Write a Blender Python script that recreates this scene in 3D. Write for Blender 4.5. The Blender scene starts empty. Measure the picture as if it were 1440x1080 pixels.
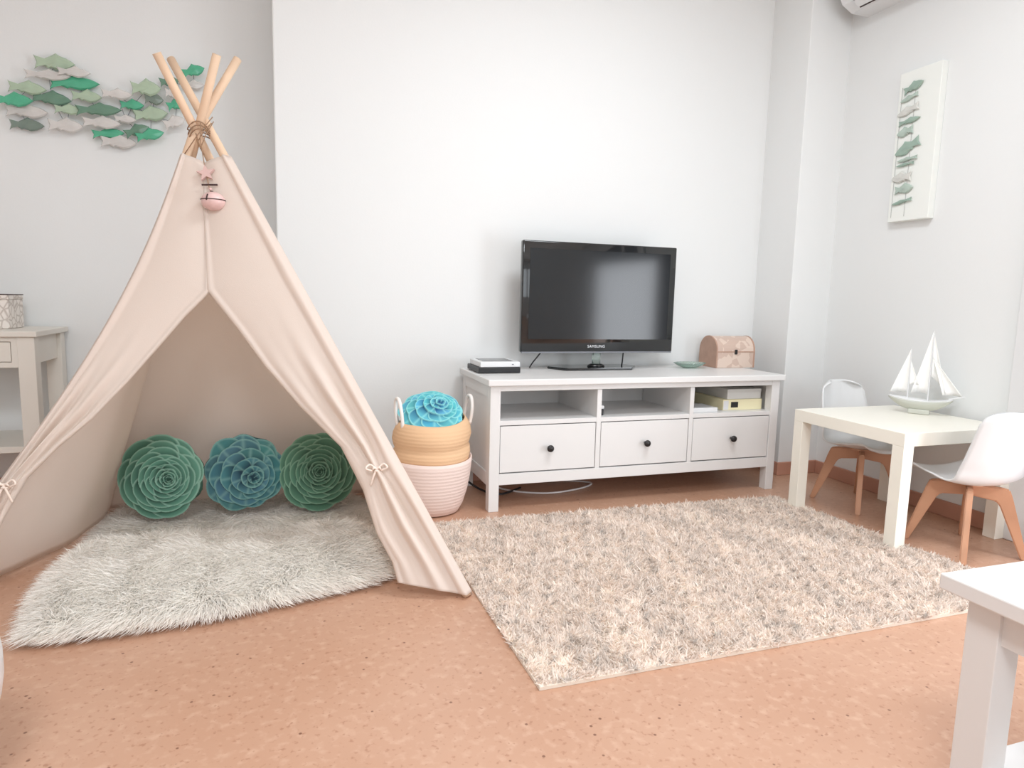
import bpy, bmesh, math, random
import numpy as np
from mathutils import Vector, Matrix
random.seed(7); rng = np.random.default_rng(7)
C = bpy.context.scene.collection
PI = math.pi

# ------------------------------------------------------------------ camera (metric fit)
CX, CY, CZ = -0.7994, -2.619, 0.904
YAW, PIT, ROL, F = 0.3283, -0.1277, 0.0240, 937.75
def _axes():
    cy, sy, cp, sp, cr, sr = math.cos(YAW), math.sin(YAW), math.cos(PIT), math.sin(PIT), math.cos(ROL), math.sin(ROL)
    f = Vector((sy*cp, cy*cp, sp)); r = Vector((cy, -sy, 0)); u = r.cross(f)
    return cr*r+sr*u, -sr*r+cr*u, f
AR, AU, AF = _axes(); P0 = Vector((CX, CY, CZ))
def ray(x, y): return AF + AR*((x-720)/F) + AU*((540-y)/F)
def atz(x, y, z): d = ray(x, y); return P0 + d*((z-CZ)/d.z)
def aty(x, y, Y): d = ray(x, y); return P0 + d*((Y-CY)/d.y)
def atx(x, y, X): d = ray(x, y); return P0 + d*((X-CX)/d.x)
def atplane(x, y, p, n): d = ray(x, y); return P0 + d*((p-P0).dot(n)/d.dot(n))
cd = bpy.data.cameras.new('camera'); cam = bpy.data.objects.new('camera', cd); C.objects.link(cam)
cd.sensor_width = 36; cd.lens = F/1440*36; cd.clip_start = .02
m = Matrix((AR, AU, -AF)).transposed().to_4x4(); m.translation = P0; cam.matrix_world = m
bpy.context.scene.camera = cam

# ------------------------------------------------------------------ materials
def lin(c):
    return tuple(((v/255)/12.92 if v/255 <= .04045 else ((v/255+.055)/1.055)**2.4) for v in c)+(1,)
MC = {}
def mat(name, col, rough=.5, bump=None, vary=None, attr=None, **kw):
    if name in MC: return MC[name]
    M = bpy.data.materials.new(name); M.use_nodes = True; nt = M.node_tree; b = nt.nodes['Principled BSDF']
    b.inputs['Base Color'].default_value = lin(col); b.inputs['Roughness'].default_value = rough
    for k, v in kw.items(): b.inputs[k.replace('_', ' ')].default_value = v
    tc = nt.nodes.new('ShaderNodeTexCoord')
    if vary:                                     # (scale, amount) soft colour variation
        n = nt.nodes.new('ShaderNodeTexNoise'); n.inputs['Scale'].default_value = vary[0]; n.inputs['Detail'].default_value = 4
        nt.links.new(tc.outputs['Object'], n.inputs['Vector'])
        r = nt.nodes.new('ShaderNodeMapRange'); r.inputs['From Min'].default_value = .3; r.inputs['From Max'].default_value = .7
        r.inputs['To Min'].default_value = 1-vary[1]; r.inputs['To Max'].default_value = 1+vary[1]
        nt.links.new(n.outputs['Fac'], r.inputs['Value'])
        h = nt.nodes.new('ShaderNodeHueSaturation'); h.inputs['Color'].default_value = lin(col)
        nt.links.new(r.outputs['Result'], h.inputs['Value']); nt.links.new(h.outputs['Color'], b.inputs['Base Color'])
    if attr:
        a = nt.nodes.new('ShaderNodeAttribute'); a.attribute_name = attr
        nt.links.new(a.outputs['Color'], b.inputs['Base Color'])
    if bump:
        n = nt.nodes.new('ShaderNodeTexNoise'); n.inputs['Scale'].default_value = bump[0]; n.inputs['Detail'].default_value = 3
        nt.links.new(tc.outputs['Object'], n.inputs['Vector'])
        bp = nt.nodes.new('ShaderNodeBump'); bp.inputs['Strength'].default_value = bump[1]; bp.inputs['Distance'].default_value = .002
        nt.links.new(n.outputs['Fac'], bp.inputs['Height']); nt.links.new(bp.outputs['Normal'], b.inputs['Normal'])
    MC[name] = M; return M

def floor_mat():
    M = mat('terracotta_linoleum', (214, 170, 148), .34); nt = M.node_tree; b = nt.nodes['Principled BSDF']
    tc = nt.nodes.new('ShaderNodeTexCoord'); col = lin((213, 166, 141))
    def rgb(c):
        n = nt.nodes.new('ShaderNodeRGB'); n.outputs[0].default_value = lin(c); return n.outputs[0]
    def mix(a, bb, f):
        n = nt.nodes.new('ShaderNodeMix'); n.data_type = 'RGBA'
        nt.links.new(f, n.inputs[0]); nt.links.new(a, n.inputs[6]); nt.links.new(bb, n.inputs[7]); return n.outputs[2]
    def noise(s, lo, hi, detail=2):
        n = nt.nodes.new('ShaderNodeTexNoise'); n.inputs['Scale'].default_value = s; n.inputs['Detail'].default_value = detail
        nt.links.new(tc.outputs['Object'], n.inputs['Vector'])
        r = nt.nodes.new('ShaderNodeMapRange'); r.inputs['From Min'].default_value = lo; r.inputs['From Max'].default_value = hi
        nt.links.new(n.outputs['Fac'], r.inputs['Value']); return r.outputs['Result']
    c = mix(rgb((184, 142, 117)), rgb((192, 153, 129)), noise(2.2, .3, .7, 4))
    c = mix(c, rgb((200, 163, 140)), noise(38, .52, .75, 4))
    c = mix(c, rgb((170, 126, 102)), noise(75, .60, .72))
    v = nt.nodes.new('ShaderNodeTexVoronoi'); v.inputs['Scale'].default_value = 26; v.inputs['Randomness'].default_value = 1
    nt.links.new(tc.outputs['Object'], v.inputs['Vector'])
    r = nt.nodes.new('ShaderNodeMapRange'); r.inputs['From Min'].default_value = .07; r.inputs['From Max'].default_value = .11
    r.inputs['To Min'].default_value = 1; r.inputs['To Max'].default_value = 0
    nt.links.new(v.outputs['Distance'], r.inputs['Value'])
    # only some cells carry a dark fleck
    s = nt.nodes.new('ShaderNodeSeparateColor'); nt.links.new(v.outputs['Color'], s.inputs[0])
    g = nt.nodes.new('ShaderNodeMath'); g.operation = 'GREATER_THAN'; g.inputs[1].default_value = .45; nt.links.new(s.outputs[0], g.inputs[0])
    mm = nt.nodes.new('ShaderNodeMath'); mm.operation = 'MULTIPLY'; nt.links.new(r.outputs['Result'], mm.inputs[0]); nt.links.new(g.outputs[0], mm.inputs[1])
    c = mix(c, rgb((128, 88, 70)), mm.outputs[0])
    nt.links.new(c, b.inputs['Base Color']); return M
M_floor = floor_mat()
M_wall = mat('white_wall_paint', (226, 228, 228), .8, bump=(120, .12))
M_ceil = mat('ceiling_paint', (240, 240, 238), .85)
M_base = mat('terracotta_baseboard', (188, 140, 120), .4, vary=(6, .05))
M_white = mat('white_lacquer', (221, 220, 219), .35, vary=(3, .01))
M_cream = mat('cream_lacquer', (240, 237, 226), .35, vary=(3, .01))
M_conw = mat('console_white', (222, 218, 210), .45, vary=(3, .015))
M_plastic = mat('white_plastic', (220, 221, 222), .3)
M_wood = mat('beech_wood', (194, 147, 117), .5, vary=(9, .08))
M_pole = mat('pine_pole', (222, 192, 164), .6, vary=(7, .07), bump=(30, .2))
M_black = mat('black_gloss', (18, 20, 22), .08, Coat_Weight=.5)
M_dark = mat('black_plastic', (30, 30, 32), .4)
M_screen = mat('tv_screen', (22, 25, 28), .12)
M_knob = mat('dark_knob', (48, 46, 46), .35, Metallic=.4)
M_glass = mat('clear_glass', (225, 238, 232), .05, Transmission_Weight=.85, IOR=1.3)
M_jute = mat('seagrass_weave', (222, 184, 146), .85)
M_pinkb = mat('pale_pink_weave', (232, 212, 204), .8)
M_rope = mat('string', (150, 120, 95), .8)
M_pink = mat('pink_metal', (218, 184, 180), .35, vary=(40, .08))
M_slot = mat('dark_slot', (60, 40, 38), .6)
M_grey = mat('grey_panel', (120, 122, 128), .5)
M_strand = mat('pile_strands', (220, 210, 200), .9, attr='tint')
def strand_translucency():
    nt = M_strand.node_tree; b = nt.nodes['Principled BSDF']; a = [n for n in nt.nodes if n.type == 'ATTRIBUTE'][0]
    t = nt.nodes.new('ShaderNodeBsdfTranslucent'); nt.links.new(a.outputs['Color'], t.inputs['Color'])
    mx = nt.nodes.new('ShaderNodeMixShader'); mx.inputs[0].default_value = .28
    nt.links.new(b.outputs[0], mx.inputs[1]); nt.links.new(t.outputs[0], mx.inputs[2]); nt.links.new(mx.outputs[0], nt.nodes['Material Output'].inputs['Surface'])
strand_translucency()
M_petal = mat('printed_velour', (120, 160, 145), .85, attr='tint', bump=(400, .2))
M_hullg = mat('hull_grey', (196, 198, 188), .5)

def canvas_mat():
    M = mat('cotton_canvas', (245, 236, 229), .9, vary=(2.5, .02), bump=(420, .35)); nt = M.node_tree
    b = nt.nodes['Principled BSDF']; out = nt.nodes['Material Output']
    t = nt.nodes.new('ShaderNodeBsdfTranslucent'); t.inputs['Color'].default_value = lin((246, 237, 229))
    mx = nt.nodes.new('ShaderNodeMixShader'); mx.inputs[0].default_value = .5
    nt.links.new(b.outputs[0], mx.inputs[1]); nt.links.new(t.outputs[0], mx.inputs[2]); nt.links.new(mx.outputs[0], out.inputs['Surface'])
    return M
M_canvas = canvas_mat()
def weave(M, scale, dirz=True):
    nt = M.node_tree; b = nt.nodes['Principled BSDF']; tc = nt.nodes.new('ShaderNodeTexCoord')
    w = nt.nodes.new('ShaderNodeTexWave'); w.bands_direction = 'Z'; w.inputs['Scale'].default_value = scale
    w.inputs['Distortion'].default_value = 1.2; w.inputs['Detail'].default_value = 2; w.inputs['Detail Scale'].default_value = 3
    nt.links.new(tc.outputs['Object'], w.inputs['Vector'])
    bp = nt.nodes.new('ShaderNodeBump'); bp.inputs['Strength'].default_value = .25; bp.inputs['Distance'].default_value = .003
    nt.links.new(w.outputs['Fac'], bp.inputs['Height']); nt.links.new(bp.outputs['Normal'], b.inputs['Normal'])
weave(M_jute, 22); weave(M_pinkb, 22)
def mosaic_mat():
    M = mat('capiz_mosaic', (214, 190, 175), .3); nt = M.node_tree; b = nt.nodes['Principled BSDF']
    tc = nt.nodes.new('ShaderNodeTexCoord'); v = nt.nodes.new('ShaderNodeTexVoronoi'); v.inputs['Scale'].default_value = 30
    nt.links.new(tc.outputs['Object'], v.inputs['Vector'])
    cr = nt.nodes.new('ShaderNodeValToRGB'); e = cr.color_ramp.elements
    e[0].color = lin((198, 174, 160)); e[1].color = lin((230, 216, 204)); e.new(.5).color = lin((214, 194, 180)); cr.color_ramp.interpolation = 'CONSTANT'
    s = nt.nodes.new('ShaderNodeSeparateColor'); nt.links.new(v.outputs['Color'], s.inputs[0]); nt.links.new(s.outputs[0], cr.inputs[0])
    nt.links.new(cr.outputs[0], b.inputs['Base Color']); return M
M_mosaic = mosaic_mat()
M_chest = mat('chest_brown', (176, 142, 124), .5, vary=(15, .1))

# ------------------------------------------------------------------ helpers
def new(name, bm, material, parent=None, smooth=False, loc=None):
    me = bpy.data.meshes.new(name); bm.normal_update(); bm.to_mesh(me); bm.free()
    o = bpy.data.objects.new(name, me); C.objects.link(o)
    if material: me.materials.append(material)
    if smooth: me.shade_smooth()
    if parent: o.parent = parent
    if loc: o.location = loc
    return o
def thing(name, label, cat, loc=(0, 0, 0), rz=0, group=None):
    o = bpy.data.objects.new(name, None); C.objects.link(o); o.location = loc; o.rotation_euler = (0, 0, rz)
    o.empty_display_size = .05; tag(o, label, cat, group); return o
def tag(o, label, cat, group=None):
    o['label'] = label; o['category'] = cat
    if group: o['group'] = group
    return o
def struct(o): o['kind'] = 'structure'; return o
def box(bm, x0, x1, y0, y1, z0, z1, bev=0, mt=None):
    b = bmesh.new(); bmesh.ops.create_cube(b, size=1)
    for v in b.verts: v.co = Vector(((x0+x1)/2+v.co.x*(x1-x0), (y0+y1)/2+v.co.y*(y1-y0), (z0+z1)/2+v.co.z*(z1-z0)))
    if bev: bmesh.ops.bevel(b, geom=b.edges[:], offset=bev, segments=2, affect='EDGES', profile=.5)
    if mt is not None: bmesh.ops.transform(b, matrix=mt, verts=b.verts)
    me = bpy.data.meshes.new('t'); b.to_mesh(me); b.free(); bm.from_mesh(me); bpy.data.meshes.remove(me); return bm
def bx(*a, **k): return box(bmesh.new(), *a, **k)
def tube(bm, pts, rads, n=10, cap=True):
    pts = [Vector(p) for p in pts]
    if not hasattr(rads, '__len__'): rads = [rads]*len(pts)
    rings = []; ref = None
    for i, p in enumerate(pts):
        t = (pts[min(i+1, len(pts)-1)]-pts[max(i-1, 0)]).normalized()
        if ref is None: ref = t.orthogonal().normalized()
        ref = (ref-t*ref.dot(t)).normalized(); b = t.cross(ref)
        rings.append([bm.verts.new(p+(ref*math.cos(a)+b*math.sin(a))*rads[i]) for a in [2*PI*k/n for k in range(n)]])
    for a, b in zip(rings, rings[1:]):
        for k in range(n): bm.faces.new((a[k], a[(k+1) % n], b[(k+1) % n], b[k]))
    if cap: bm.faces.new(rings[0][::-1]); bm.faces.new(rings[-1])
    return bm
def lathe(bm, prof, n=40, sx=1, sy=1):
    rings = []
    for r, z in prof: rings.append([bm.verts.new((r*sx*math.cos(2*PI*k/n), r*sy*math.sin(2*PI*k/n), z)) for k in range(n)])
    for a, b in zip(rings, rings[1:]):
        for k in range(n): bm.faces.new((a[k], a[(k+1) % n], b[(k+1) % n], b[k]))
    return bm
def grid(bm, P):      # P[i][j] vectors
    V = [[bm.verts.new(p) for p in row] for row in P]
    for a, b in zip(V, V[1:]):
        for j in range(len(a)-1): bm.faces.new((a[j], a[j+1], b[j+1], b[j]))
    return V
def prism(bm, poly, fn, d0, d1):   # poly (a,b) -> fn(a,b,d)
    A = [bm.verts.new(fn(a, b, d0)) for a, b in poly]; B = [bm.verts.new(fn(a, b, d1)) for a, b in poly]
    n = len(poly); bm.faces.new(A); bm.faces.new(B[::-1])
    for i in range(n): bm.faces.new((A[i], B[i], B[(i+1) % n], A[(i+1) % n]))
    bmesh.ops.recalc_face_normals(bm, faces=bm.faces[:]); return bm
def smooth_path(pts, k=8):
    out = []
    P = [Vector(p) for p in pts]; P = [2*P[0]-P[1]]+P+[2*P[-1]-P[-2]]
    for i in range(1, len(P)-2):
        for s in range(k):
            t = s/k; a, b, c, d = P[i-1:i+3]
            out.append(.5*((2*b)+(c-a)*t+(2*a-5*b+4*c-d)*t*t+(3*b-a-3*c+d)*t**3))
    out.append(P[-2]); return out

# ------------------------------------------------------------------ room
XR, YB, YL, XE = 1.93, .50, .80, -.83          # right wall, bench wall, recessed left wall, edge of the step
X0, Y0, ZC = -3.0, -5.0, 2.7
struct(new('floor', bx(X0-.1, XR+.1, Y0-.1, YL+.1, -.1, 0), M_floor))
struct(new('ceiling', bx(X0-.1, XR+.2, Y0-.1, YL+.1, ZC, ZC+.1), M_ceil))
struct(new('wall_back', bx(XE, XR+.1, YB, YL+.1, 0, ZC, bev=.006), M_wall))
struct(new('wall_back_left', bx(X0-.1, XE+.02, YL, YL+.1, 0, ZC), M_wall))
struct(new('wall_left', bx(X0-.1, X0, Y0, YL, 0, ZC), M_wall))
struct(new('wall_corner_column', bx(1.68, XR+.05, .22, YB+.02, 0, ZC, bev=.004), M_wall))
# right wall with the balcony door opening
DY0, DY1, DZ = -2.45, -.86, 2.15
b = bmesh.new()
box(b, XR, XR+.1, DY1, YB, 0, ZC); box(b, XR, XR+.1, Y0, DY0, 0, ZC); box(b, XR, XR+.1, DY0, DY1, DZ, ZC)
struct(new('wall_right', b, M_wall))
b = bmesh.new()      # front wall behind the camera, with a wide unseen window added for frontal light
WX0, WX1, WZ0, WZ1 = -1.2, 1.7, .85, 2.3
box(b, X0-.1, WX0, Y0-.1, Y0, 0, ZC); box(b, WX1, XR+.1, Y0-.1, Y0, 0, ZC); box(b, WX0, WX1, Y0-.1, Y0, 0, WZ0); box(b, WX0, WX1, Y0-.1, Y0, WZ1, ZC)
struct(new('wall_front', b, M_wall))
b = bmesh.new()
for x in (WX0, .22, WX1-.06): box(b, x, x+.06, Y0-.03, Y0+.02, WZ0, WZ1)
box(b, WX0, WX1, Y0-.03, Y0+.02, WZ0, WZ0+.06); box(b, WX0, WX1, Y0-.03, Y0+.02, WZ1-.06, WZ1)
struct(new('added_window_1', b, M_plastic))  # frame of the added window, out of view
# balcony door: white frame, roller shutter lowered over its upper half
b = bmesh.new()
box(b, XR-.035, XR+.05, DY1-.05, DY1+.08, 0, DZ+.05, bev=.004); box(b, XR-.02, XR+.05, DY0-.05, DY0+.05, 0, DZ+.05)
box(b, XR-.02, XR+.05, DY0, DY1, DZ-.04, DZ+.05); box(b, XR-.01, XR+.05, DY0, DY1, 0, .05)
box(b, XR-.01, XR+.04, DY1-.50, DY1-.44, .05, DZ)
struct(new('door_1', b, M_plastic))
b = bmesh.new()
for i in range(18): box(b, XR+.01, XR+.03, DY0+.05, DY1-.05, 1.25+i*.05, 1.25+i*.05+.047)
box(b, XR+.012, XR+.03, DY1-.44, DY1-.05, .05, 1.25)
o = struct(new('door_2', b, M_grey))
# baseboards
def bb(name, *a): struct(new(name, bx(*a, bev=.003), M_base))
bb('baseboard_back', XE, 1.68, YB-.012, YB, 0, .07)
bb('baseboard_back_left', X0, XE, YL-.012, YL, 0, .07)
bb('baseboard_column_front', 1.668, XR, .208, .22, 0, .07)
bb('baseboard_column_side', 1.668, 1.68, .22, YB-.012, 0, .07)
bb('baseboard_right', XR-.012, XR, DY1+.08, .208, 0, .07)
bb('baseboard_left', X0, X0+.012, Y0, YL-.012, 0, .07)

# ------------------------------------------------------------------ TV bench
def bench():
    W, D, H = 1.48, .47, .57
    t = thing('tv_bench', 'long white TV bench with three open bays above three drawers against the back wall', 'tv bench')
    X1 = W-.015
    new('bench_top', bx(-.015, W, -.02, D-.005, H-.028, H, bev=.004), M_white, t)
    for x in (0, X1-.045):
        for y in (0, D-.06): new('leg', bx(x, x+.045, y, y+.045, 0, H-.028, bev=.002), M_white, t)
    for x in (0, X1-.02):
        b = bmesh.new(); xx = .006 if x == 0 else x+.002
        box(b, xx, xx+.014, .045, D-.06, .11, H-.028, bev=.001)
        o = .0 if x == 0 else x+.008
        box(b, o, o+.014, .045, D-.06, .11, .165); box(b, o, o+.014, .045, D-.06, H-.08, H-.028)
        new('side_panel', b, M_white, t)
    new('top_rail', bx(.045, X1-.045, .002, .022, .518, H-.028, bev=.001), M_white, t)
    new('bottom_rail', bx(.045, X1-.045, .002, .022, .115, .163, bev=.001), M_white, t)
    new('bottom_board', bx(.045, X1-.045, .022, D-.06, .12, .135), M_white, t)
    new('back_panel', bx(.02, X1-.02, D-.03, D-.02, .12, .50), M_white, t)
    for xd in (.492, .966): new('divider', bx(xd, xd+.022, .003, D-.035, .163, .517, bev=.001), M_white, t)
    bays = [(.045, .492), (.514, .966), (.988, X1-.045)]
    new('shelf', bx(.02, X1-.02, .004, D-.035, .372, .392, bev=.001), M_white, t)
    for x0, x1 in bays:
        d = new('drawer', bx(x0+.003, x1-.003, .004, .024, .168, .368, bev=.0015), M_white, t)
        box_b = bmesh.new(); box(box_b, x0+.015, x1-.015, .024, .40, .175, .34)
        new('drawer_box', box_b, M_white, d)
        b = lathe(bmesh.new(), [(.006, 0), (.006, .012), (.013, .017), (.0155, .023), (.0145, .029), (.008, .032), (.0001, .033)], 20)
        k = new('knob', b, M_knob, d, True); k.rotation_euler = (PI/2, 0, 0); k.location = ((x0+x1)/2, .005, .268); k['label'] = 'dark round metal knob'
    return t
bench()

# ------------------------------------------------------------------ TV
def tv():
    x0, x1, y, z0, z1 = .237, 1.047, .31, .655, 1.172; cx = (x0+x1)/2
    t = thing('television', 'black flat screen television on a glossy dark stand, turned off', 'television', (cx, y+.03, .57))
    L = lambda a: (a[0]-cx, a[1]-cx, a[2]-y-.03, a[3]-y-.03, a[4]-.57, a[5]-.57)
    new('casing', bx(*L((x0, x1, y, y+.035, z0, z1)), bev=.006), M_black, t, True)
    new('rear_cover', bx(*L((x0+.12, x1-.12, y+.034, y+.07, z0+.06, z1-.06)), bev=.012), M_dark, t)
    new('screen', bx(*L((x0+.035, x1-.035, y-.0015, y+.003, z0+.062, z1-.035))), M_screen, t)
    new('trim_strip', bx(*L((x0+.004, x1-.004, y-.001, y+.01, z0-.004, z0+.003)), bev=.001), M_grey, t)
    cu = bpy.data.curves.new('logo', 'FONT'); cu.body = 'SAMSUNG'; cu.size = .0185; cu.align_x = 'CENTER'; cu.extrude = .0004
    lo = bpy.data.objects.new('logo', cu); C.objects.link(lo); lo.parent = t; lo.rotation_euler = (PI/2, 0, 0)
    cu.space_character = 1.15; bpy.context.view_layer.update(); lm = bpy.data.meshes.new_from_object(lo); bpy.data.objects.remove(lo)
    lo = bpy.data.objects.new('logo', lm); C.objects.link(lo); lo.parent = t; lo.rotation_euler = (PI/2, 0, 0); lo.location = (-.018, -.032, z0+.022-.57); lm.materials.clear(); lm.materials.append(mat('logo_silver', (215, 218, 222), .3))
    b = tube(bmesh.new(), [(-.0, 0, .012), (0, 0, .1)], .022, 24)
    for v in b.verts: v.co.y *= .6
    new('neck', b, M_glass, t, True)
    b = lathe(bmesh.new(), [(.001, .012), (.045, .012), (.043, .02), (.028, .026), (.001, .027)], 24, 1, .7); new('neck_collar', b, M_black, t, True)
    poly = [(-.19, -.075), (.16, -.075), (.235, .03), (.20, .105), (-.21, .105), (-.245, .03)]
    b = prism(bmesh.new(), poly, lambda a, c, d: Vector((a, c, d)), 0, .012)
    bmesh.ops.bevel(b, geom=[e for e in b.edges], offset=.003, segments=2, affect='EDGES')
    new('stand_base', b, M_black, t)
    return t
tv()
def cable(name, label, pts, r, m=M_dark):
    return tag(new(name, tube(bmesh.new(), smooth_path(pts), r, 8), m, None, True), label, 'cable')
cable('power_cable', 'short black cable curving down behind the left end of the television', [(.375, .35, .70), (.36, .36, .655), (.325, .38, .60), (.318, .40, .576), (.33, .43, .5735)], .0035)
cable('antenna_cable', 'straight black cable hanging behind the television right of its stand', [(.80, .355, .70), (.80, .36, .65), (.798, .365, .59), (.805, .39, .5735)], .0035)
cable('floor_cable', 'white cable looping on the floor under the middle of the white bench', [(.10, .40, .04), (.16, .30, .007), (.33, .19, .006), (.52, .22, .006), (.62, .30, .006), (.5, .38, .006), (.30, .40, .03)], .0045, M_plastic)
cable('extension_cord', 'dark cable lying on the floor between the basket and the white bench', [(.02, .42, .10), (-.02, .36, .07), (.03, .26, .03), (.12, .22, .008), (.25, .3, .007)], .005)

# set-top boxes
def settop():
    t = tag(new('set_top_box', bx(.005, .20, .20, .40, .572, .597, bev=.003), M_dark), 'flat black box lying at the left end of the white bench', 'set-top box')
    u = thing('router_box', 'flat white box with dark top panel lying on the flat black box', 'set-top box', (.105, .3, .5975))
    new('case', bx(-.092, .094, -.095, .085, 0, .024, bev=.003), M_plastic, u)
    new('top_panel', bx(-.07, .07, -.06, .07, .0235, .0255, bev=.0008), mat('grey_gloss', (95, 95, 98), .2), u)
    new('button', bx(.055, .063, -.0965, -.094, .01, .014), M_grey, u)
settop()
# chest
def chest():
    t = thing('treasure_chest', 'small domed chest with shell mosaic, beside the television on the white bench', 'decorative box', (1.43, .38, .571))
    w, d = .115, .075
    prof = [(-d, .085)]+[(-d*math.cos(a), .085+.078*math.sin(a)) for a in [PI*i/14 for i in range(1, 14)]]+[(d, .085)]
    fn = lambda a, z, x: Vector((x, a, z))
    body = new('body', prism(bmesh.new(), [(-d, 0), (-d, .083), (d, .083), (d, 0)], fn, -w+.003, w-.003), M_mosaic, t)
    lid = new('lid', prism(bmesh.new(), prof, fn, -w+.003, w-.003), M_mosaic, t)
    for s in (-1, 1):
        pr = [(a*1.03, z*1.01) for a, z in [(-d, 0)]+prof+[(d, 0)]]
        o = new('end_panel', prism(bmesh.new(), pr, fn, s*w-.004, s*w+.004), M_chest, t)
        o['label'] = 'plain brown arched end panel'
    new('trim_band', bx(-w, w, -d-.002, -d+.002, .08, .086), M_chest, t)
    new('clasp', bx(-.008, .008, -d-.005, -d, .07, .095, bev=.002), M_knob, t)
    for x in (-w+.012, w-.012):
        for y in (-d+.012, d-.012): new('foot', bx(x-.008, x+.008, y-.008, y+.008, -.001, .004), M_chest, t)
chest()
# glass dish
b = lathe(bmesh.new(), [(.001, 0), (.03, 0), (.055, .012), (.075, .026), (.072, .027), (.052, .015), (.028, .004), (.001, .004)], 12, 1.25, .8)
tag(new('glass_dish', b, mat('sea_glass', (212, 232, 222), .08, Transmission_Weight=.75, IOR=1.35), None, True, (1.17, .33, .571)), 'shallow pale green clear glass dish between television stand and domed chest', 'dish')
# items in the bays
def small_box(name, label, cat, x0, x1, y0, y1, z0, z1, m, bev=.003, lab=None):
    t = thing(name, label, cat, ((x0+x1)/2, (y0+y1)/2, z0)); w, d = (x1-x0)/2, (y1-y0)/2
    new('case', bx(-w, w, -d, d, 0, z1-z0, bev=bev), m, t)
    if lab: lab(t, w, d)
    return t
small_box('remote_receiver', 'tiny white and black gadget in the middle open bay of the bench', 'gadget', .518, .55, .05, .12, .392, .42, M_dark, .004,
          lambda t, w, d: new('cap', bx(-w, w+.002, -d-.001, d, .0278, .045, bev=.006), M_plastic, t))
small_box('white_case', 'flat white case at the left of the right open bay', 'box', .992, 1.14, .03, .16, .392, .413, M_plastic)
def lb(t, w, d):
    new('label_patch', bx(-w+.045, -w+.085, -d-.0015, -d+.001, .013, .04), M_dark, t)
    new('spine_end', bx(-w+.002, -w+.03, -d-.0012, -d+.001, .003, .047), M_plastic, t)
small_box('cream_box', 'cream yellow box with black label patch in the right open bay', 'box', 1.19, 1.415, .06, .35, .392, .444, mat('cream_card', (236, 228, 190), .6), .002, lb)
small_box('grey_box', 'pale grey box stacked on the cream yellow box in the bay', 'box', 1.215, 1.41, .065, .33, .4445, .492, mat('grey_card', (205, 204, 200), .6), .002,
          lambda t, w, d: new('box_lid', bx(-w-.001, w+.001, -d-.001, d+.001, .034, .049, bev=.001), mat('grey_card', (205, 204, 200), .6), t))
small_box('dark_case', 'dark thin case lying deep in the right open bay', 'box', 1.0, 1.13, .25, .40, .392, .43, M_dark)

# ------------------------------------------------------------------ strands
def mesh_np(name, V, faces, material, parent, cols=None):
    me = bpy.data.meshes.new(name); me.from_pydata(V.tolist(), [], faces); me.materials.append(material)
    if cols is not None:
        a = me.color_attributes.new('tint', 'FLOAT_COLOR', 'POINT')
        a.data.foreach_set('color', np.c_[cols, np.ones(len(cols))].astype(np.float32).ravel())
    o = bpy.data.objects.new(name, me); C.objects.link(o); o.parent = parent; return o
def strands(name, roots, dirs, L, W, parent, cols, droop=.5, segs=3, curl=.3):
    n = len(roots); side = rng.normal(size=(n, 3)); side -= dirs*(side*dirs).sum(1)[:, None]; side /= np.linalg.norm(side, axis=1)[:, None]
    bend = rng.normal(size=(n, 3))*curl
    out = []
    for k in range(segs+1):
        t = k/segs; p = roots+dirs*(L*t)[:, None]+bend*(L*t*t)[:, None]; p[:, 2] -= droop*L*t*t
        p[:, 2] = np.maximum(p[:, 2], .002+.001*rng.random(n))
        w = W*(1-.85*t**1.5)
        if k < segs: out += [p-side*w[:, None]/2, p+side*w[:, None]/2]
        else: out.append(p)
    nv = 2*segs+1; V = np.stack(out, 1).reshape(-1, 3); base = np.arange(n)*nv; fs = []
    for k in range(segs-1):
        a = base+2*k; fs += np.stack([a, a+1, a+3, a+2], 1).tolist()
    a = base+2*(segs-1); fs += np.stack([a, a+1, a+2], 1).tolist()
    o = mesh_np(name, V, fs, M_strand, parent, np.repeat(cols, nv, 0)); o['kind'] = 'stuff'; return o
def inpoly(P, poly):
    x, y = P[:, 0], P[:, 1]; ins = np.zeros(len(P), bool); n = len(poly)
    for i in range(n):
        x1, y1 = poly[i]; x2, y2 = poly[(i+1) % n]
        c = ((y1 > y) != (y2 > y)) & (x < (x2-x1)*(y-y1)/(y2-y1+1e-12)+x1); ins ^= c
    return ins
def edgedist(P, poly):
    d = np.full(len(P), 9.); n = len(poly)
    for i in range(n):
        a = np.array(poly[i]); b = np.array(poly[(i+1) % n]); ab = b-a
        t = np.clip(((P-a)@ab)/(ab@ab), 0, 1); d = np.minimum(d, np.linalg.norm(P-a-t[:, None]*ab, axis=1))
    return d
def sample(poly, n):
    q = np.array(poly); lo, hi = q.min(0), q.max(0); R = np.zeros((0, 2))
    while len(R) < n:
        P = lo+(hi-lo)*rng.random((n, 2)); R = np.r_[R, P[inpoly(P, poly)]]
    return R[:n]
def vnoise(P, s, seed):
    r = np.random.default_rng(seed); out = np.zeros(len(P))
    for k in range(6):
        a = r.random()*6.28; f = s*(.6+1.2*r.random()); out += np.sin((P[:, 0]*math.cos(a)+P[:, 1]*math.sin(a))*f*6.28+r.random()*6.28)
    return out/6
SR = lambda c: np.array(lin(c)[:3])

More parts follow.
